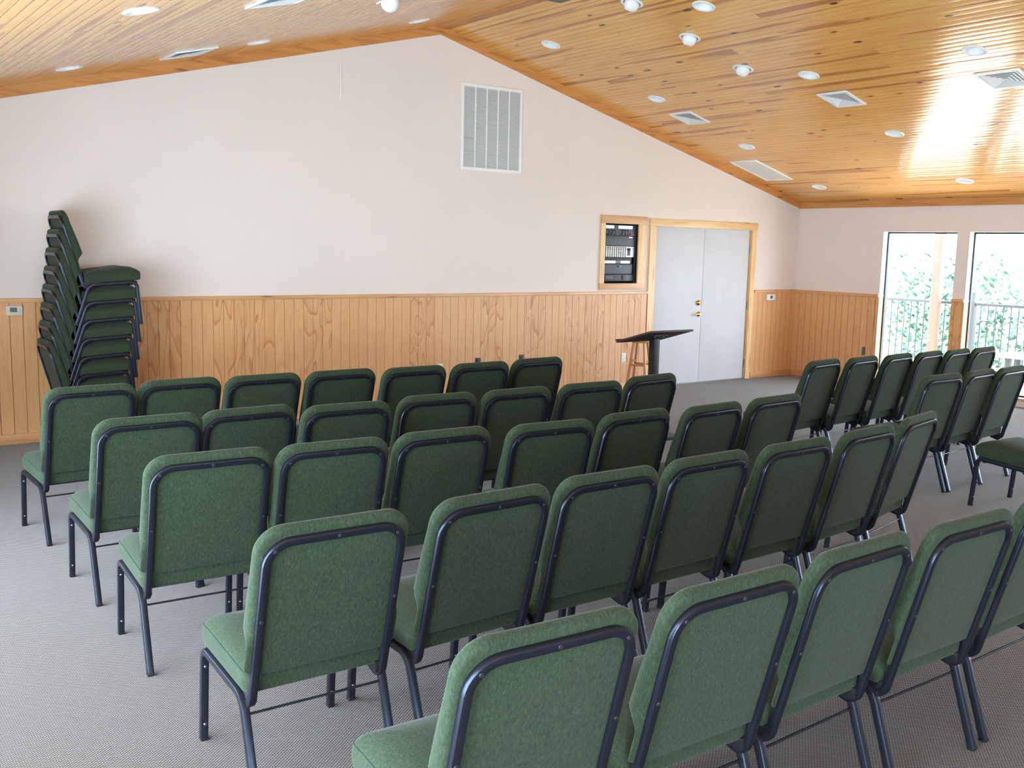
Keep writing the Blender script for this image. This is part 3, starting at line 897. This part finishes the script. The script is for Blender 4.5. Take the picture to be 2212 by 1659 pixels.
# ---------------------------------------------------------------- the chair
SEC = rsq(.027, .027, .0045)
TK, TZ = .2562, .9666          # back lean (s, z)
S0, Z0 = .450, .335
def P(x, s, z): return (x, .27 - s, z)
def Bk(x, t_, n_): return P(x, S0 + t_ * TK - n_ * TZ, Z0 + t_ * TZ + n_ * TK)
def make_chair():
    root = thing('stacking_chair', 'green padded stacking chair', 'chair')
    # side frames
    for sx in (-1, 1):
        x = sx * .243
        path, idx = fillet([P(x, 0, .010), P(x, .028, .350), P(x, .405, .325), P(x, .510, .010)], [.042, .075], 7)
        a, b = idx
        fl = MB().sweep(path[:a[1] + 1], SEC, (1, 0, 0)).build('leg', 'frame', root, smooth=40)
        MB().sweep(path[a[1]:b[0] + 1], SEC, (1, 0, 0)).build('side_rail', 'frame', root, smooth=40)
        rl = MB().sweep(path[b[0]:], SEC, (1, 0, 0)).build('leg', 'frame', root, smooth=40)
        for leg, s in ((fl, 0.0), (rl, .510)):
            k = .0135
            MB().box(x - k, .27 - s - k, 0, x + k, .27 - s + k, .016).build('glide', 'black', leg, bevel=.003)
        for z, s in ((.065, .0055), (.285, .0235)):
            MB().lathe([(0, 0), (.0062, 0), (.005, .003), (0, .004)], P(x, s + .0128, z), 10, (Vector((1, 0, 0)), Vector((0, 0, 1)), Vector((0, -1, 0)))).build('rivet', 'rivet', fl, smooth=60)
    zr, sr = .268, .4240
    MB().cyl(P(-.238, sr, zr), P(.238, sr, zr), .0045, 8).build('stretcher', 'frame', root, smooth=60)
    # back tube
    e, hx = .551, .229
    pts = [P(-hx, .362, .314), Bk(-hx, -.043, 0), Bk(-hx, e, 0), Bk(hx, e, 0), Bk(hx, -.043, 0), P(hx, .362, .314)]
    path, idx = fillet(pts, [.04, .078, .078, .04], 8)
    bf = MB().sweep(path, rsq(.0255, .0255, .0045), (1, 0, 0)).build('back_frame', 'frame', root, smooth=40)
    nrm = Vector(Bk(0, 0, -1)) - Vector(Bk(0, 0, 0))
    tv = Vector(Bk(0, 1, 0)) - Vector(Bk(0, 0, 0))
    q = .078 * (1 - math.sqrt(.5))
    for u, t_ in ((0, e), (-hx + q, e - q), (hx - q, e - q), (-hx, .285), (hx, .285)):
        MB().lathe([(0, 0), (.0062, 0), (.0055, .0018), (.002, .002), (0, .001)], Bk(u, t_, -.0128), 10, (Vector((1, 0, 0)), tv, nrm)).build('screw', 'dark', bf, smooth=60)
    # cushion in front of the tube
    def thick(t_):
        return .014 + (.066 - .014) * sm(.185, .240, t_) - .020 * sm(.27, .54, t_) + .003 * math.exp(-((t_ - .245) / .025) ** 2)
    L = [(.14, .006, 0), (.05, .004, 0), (.024, .003, 0), (.010, .0025, .06), (.002, .0, .28), (.0, 0, .5), (.0015, 0, .68), (.008, 0, .86), (.022, 0, .97), (.05, 0, 1.03), (.10, 0, 1.08), (.17, 0, 1.10)]
    rings = []
    for ins, n0, fr in L:
        ring = []
        for u, t_ in round_outline(.262, .085, .596, .088, .02, ins):
            ring.append(Bk(u, t_, .002 + n0 + thick(t_) * fr))
        rings.append(ring)
    MB().rings(rings).build('back_cushion', 'fabric', root, smooth=60)
    # fabric panel between the tube
    rings = []
    for ins, n_ in ((0, .008), (0, .003), (.004, .002), (.03, .0005), (.09, -.0005)):
        rings.append([Bk(u, t_, n_) for u, t_ in round_outline(.219, .076, .541, .066, .004, ins)])
    MB().rings(rings).build('back_panel', 'fabric', root, smooth=50)
    # seat
    def zb(s): return .3655 - .066 * (s - .028)
    Ls = [(.03, 0), (.008, .0), (.002, .005), (0, .014), (-.003, .036), (.0, .058), (.003, .068), (.012, .078), (.035, .091), (.075, .101), (.13, .106), (.19, .108)]
    rings, seam = [], None
    for ins, h in Ls:
        ring = []
        for u, v in round_outline(.248, -.437, .014, .05, .03, ins):
            s = -v
            hh = h
            if h > .05:
                hh += (h - .05) / .06 * (.014 * math.exp(-((s - .12) / .12) ** 2) - .016 * sm(.06, -.02, s) - .012 * sm(.3, .44, s))
            ring.append(P(u, s, zb(s) + hh))
        if abs(h - .068) < 1e-6: seam = ring
        rings.append(ring)
    st = MB().rings(rings).build('seat', 'fabric', root, smooth=60)
    MB().sweep(seam, [(.0022 * math.cos(R(a)), .0022 * math.sin(R(a))) for a in range(0, 360, 60)], (0, 0, 1), closed=True).build('piping', 'piping', st, smooth=60)
    MB().prism([(-.215, .27 - .015), (.215, .27 - .015), (.215, .27 - .37), (-.215, .27 - .37)], 'z', .345, .358).build('seat_board', 'board', root)
    for s in (.07, .375):
        MB().box(-.235, .27 - s - .012, .322, .235, .27 - s + .012, .336).build('cross_bar', 'frame', root)
    for sx in (-1, 1):
        MB().box(sx * .222 - .016, .27 - .446, .312, sx * .222 + .010, .27 - .385, .350).build('bracket', 'black', root, bevel=.002)
    return root
chair0 = make_chair()
CT = tree_of(chair0)
used = [False]
def chair(x, y_front, rz, label, group, z=0.0, raw=False):
    """x, y_front: middle of the front feet for a chair facing +y"""
    y = y_front if raw else y_front - .27
    if not used[0]:
        used[0] = True
        chair0.location = (x, y, z); chair0.rotation_euler = (0, 0, rz)
        chair0['label'] = label; chair0['group'] = group
        return chair0
    return dup(chair0, (x, y, z), rz, label, group, CT)
ORD = ['first', 'second', 'third', 'fourth', 'fifth', 'sixth', 'seventh', 'eighth']
ROWS = [('front row beside the panelled wall', [(-10.43, -2.665, 4), (-9.894, -2.603, 2.7), (-9.369, -2.631, 2.0), (-8.821, -2.638, 0.7), (-8.283, -2.694, 0.2), (-7.73, -2.69, 1.1), (-7.178, -2.638, 3.6)]),
        ('second row from the panelled wall', [(-10.43, -3.815, 0.5), (-9.936, -3.80, 2.1), (-9.415, -3.914, -2.1), (-8.815, -3.864, -2.5), (-8.283, -3.883, 0.2), (-7.689, -3.886, -1.7), (-7.10, -3.791, 5.1)]),
        ('third row from the panelled wall', [(-10.45, -4.75, -2.7), (-9.923, -4.798, -3.5), (-9.38, -4.806, -1.8), (-8.802, -4.89, -3.5), (-8.233, -4.853, 1.8), (-7.686, -4.886, 3.7), (-7.107, -4.85, 3.6)]),
        ('fourth row from the panelled wall', [(-10.472, -5.89, -1.4), (-9.877, -5.878, 2.4), (-9.298, -5.849, -0.5), (-8.734, -5.828, 1.0), (-8.148, -5.824, 1.0), (-7.575, -5.79, 5.0), (-7.0, -5.689, 11.9)]),
        ('fifth row from the panelled wall', [(-10.44, -6.94, -3), (-9.849, -6.957, -0.8), (-9.284, -6.946, 1.7), (-8.707, -6.967, -0.5), (-8.13, -6.955, 1.0)])]
for what, spots in ROWS:
    for i, (x, yf, a) in enumerate(spots):
        chair(x, yf, R(a), 'green padded chair, %s from the chair stack end, %s' % (ORD[i], what), 'chairs in the ' + what)
for i, x in enumerate((-5.15, -4.63, -4.12, -3.64, -3.18, -2.727)):
    chair(x, -3.73, R(7), 'green padded chair, %s from the aisle, window block row closest to the lectern' % ORD[i], 'window block chairs closest to the lectern')
for i, (x, y, a) in enumerate(((-5.097, -4.735, 0), (-4.594, -4.722, 6), (-4.128, -4.722, 5))):
    chair(x, y, R(a), 'green padded chair, %s from the aisle, middle row of the window block' % ORD[i], 'window block chairs in the middle row')
chair(-4.83, -5.58, R(-4), 'green padded chair cut off by the picture edge, its seat cushion seen side-on', 'window block chairs in the last row')
SD = ['bottom', 'second from bottom', 'third from bottom', 'fourth from bottom', 'fourth from top', 'third from top', 'second from top', 'topmost']
for k in range(8):
    chair(-9.77 + .018 * k, -.40, R(-90), 'green padded chair stacked by the gable wall, %s of its pile' % SD[k], 'chairs piled by the gable wall', z=.149 * k, raw=True)

# ---------------------------------------------------------------- outdoors: deck, rail, bench, trees
struct(MB().box(TH, -16, -.12, 2.75, 6, -.02), 'deck', 'deck', 'weathered wooden deck outside the windows', 'deck')
struct(MB().box(TH, -30, -3.2, 60, 60, -3.0), 'ground', 'earth', 'pale ground sloping away below the deck', 'ground')
RX = 2.4
t = thing('deck_railing', 'grey deck railing with thin upright pickets outside the windows', 'railing', (RX, 0, 0))
MB().box(-.035, -7, 1.045, .035, 5, 1.085).build('top_rail', 'rail', t, bevel=.004)
MB().box(-.02, -7, .12, .02, 5, .16).build('bottom_rail', 'bench', t, bevel=.004)
n = 0
y = -3.6
while n < 48:
    MB().cyl((0, y, .15), (0, y, 1.05), .009, 8).build('picket', 'rail', t, smooth=50)
    y += .112; n += 1
for y in (-1.345, 1.2, 3.7, -3.9):
    MB().box(-.05, y - .05, -.02, .05, y + .05, 1.24).build('newel_post', 'rail', t, bevel=.006)
tag(MB().box(2.14, -.93, -.02, 2.26, -.81, 2.62).build('porch_post', 'cedar', bevel=.006), 'orange cedar porch post seen through the corner window', 'post')
tag(MB().box(2.14, -4.6, -.02, 2.26, -4.48, 2.62).build('porch_post', 'cedar', bevel=.006), 'cedar porch post outside beyond the bench', 'post')
tag(MB().box(2.12, -14, 2.62, 2.28, 5, 2.82).build('porch_beam', 'cedar', bevel=.006), 'long cedar beam carried by the porch posts', 'beam')
t = thing('deck_bench', 'pale wooden bench standing on the deck against the railing', 'bench', (2.0, -2.9, -.02))
MB().box(-.2, -.8, .40, .2, .8, .46).build('bench_top', 'bench', t, bevel=.006)
for yy in (-.68, .68):
    for xx in (-.14, .14):
        MB().box(xx - .035, yy - .035, 0, xx + .035, yy + .035, .40).build('leg', 'rail', t, bevel=.004)
def tree(loc, h, rad, zc, nleaf, m, label, leaf=.16):
    t = thing('broadleaf_tree', label, 'tree', loc, random.uniform(0, 6), 'trees below the deck')
    MB().cyl((0, 0, 0), (.1, .05, zc * .8), .13, 9, .06).build('trunk', 'bark', t, smooth=50)
    f = MB()
    cl = []
    for _ in range(16):
        a, q = random.uniform(0, 6.28), random.random() ** .5
        cl.append((math.cos(a) * q * rad * .75, math.sin(a) * q * rad * .75, zc + random.uniform(-.5, .5) * (h - zc) * 1.5, random.uniform(.28, .5) * rad))
    for _ in range(nleaf):
        cx, cy, cz, cr = random.choice(cl)
        d = Vector((random.gauss(0, 1), random.gauss(0, 1), random.gauss(0, 1))).normalized() * cr * random.random() ** .4
        p = Vector((cx, cy, cz)) + d
        a = Vector((random.gauss(0, 1), random.gauss(0, 1), random.gauss(0, 1))).normalized()
        b = a.orthogonal().normalized()
        c = a.cross(b)
        s = leaf * random.uniform(.6, 1.3)
        f.add([p - b * s * .5, p + c * s * .28 + a * s * .08, p + b * s * .5, p - c * s * .28 + a * s * .08], [(0, 1, 2, 3)])
    f.build('foliage', m, t)
tree((11.0, 9.2, -3), 7.0, 2.4, 4.8, 1000, 'leaf2', 'tall thin-leaved tree behind the cedar porch post', .24)
tree((6.2, .0, -3), 2.6, 1.2, 2.0, 1500, 'leaf1', 'bushy tree low behind the railing at the second window', .16)
tree((8.0, 1.9, -3), 2.9, 1.3, 2.1, 1500, 'leaf2', 'pale bushy tree showing between the pickets', .16)
tree((6.0, 5.6, -3), 2.9, 1.3, 2.1, 1500, 'leaf1', 'bushy tree low behind the railing at the corner window', .16)
tree((17.0, 7.6, -3), 4.6, 2.2, 2.8, 1400, 'leaf2', 'pale tree farther down the slope past the railing', .2)
tree((12.0, 3.6, -3), 4.0, 2.2, 2.4, 1400, 'leaf1', 'tree farther down the slope between the two windows', .2)
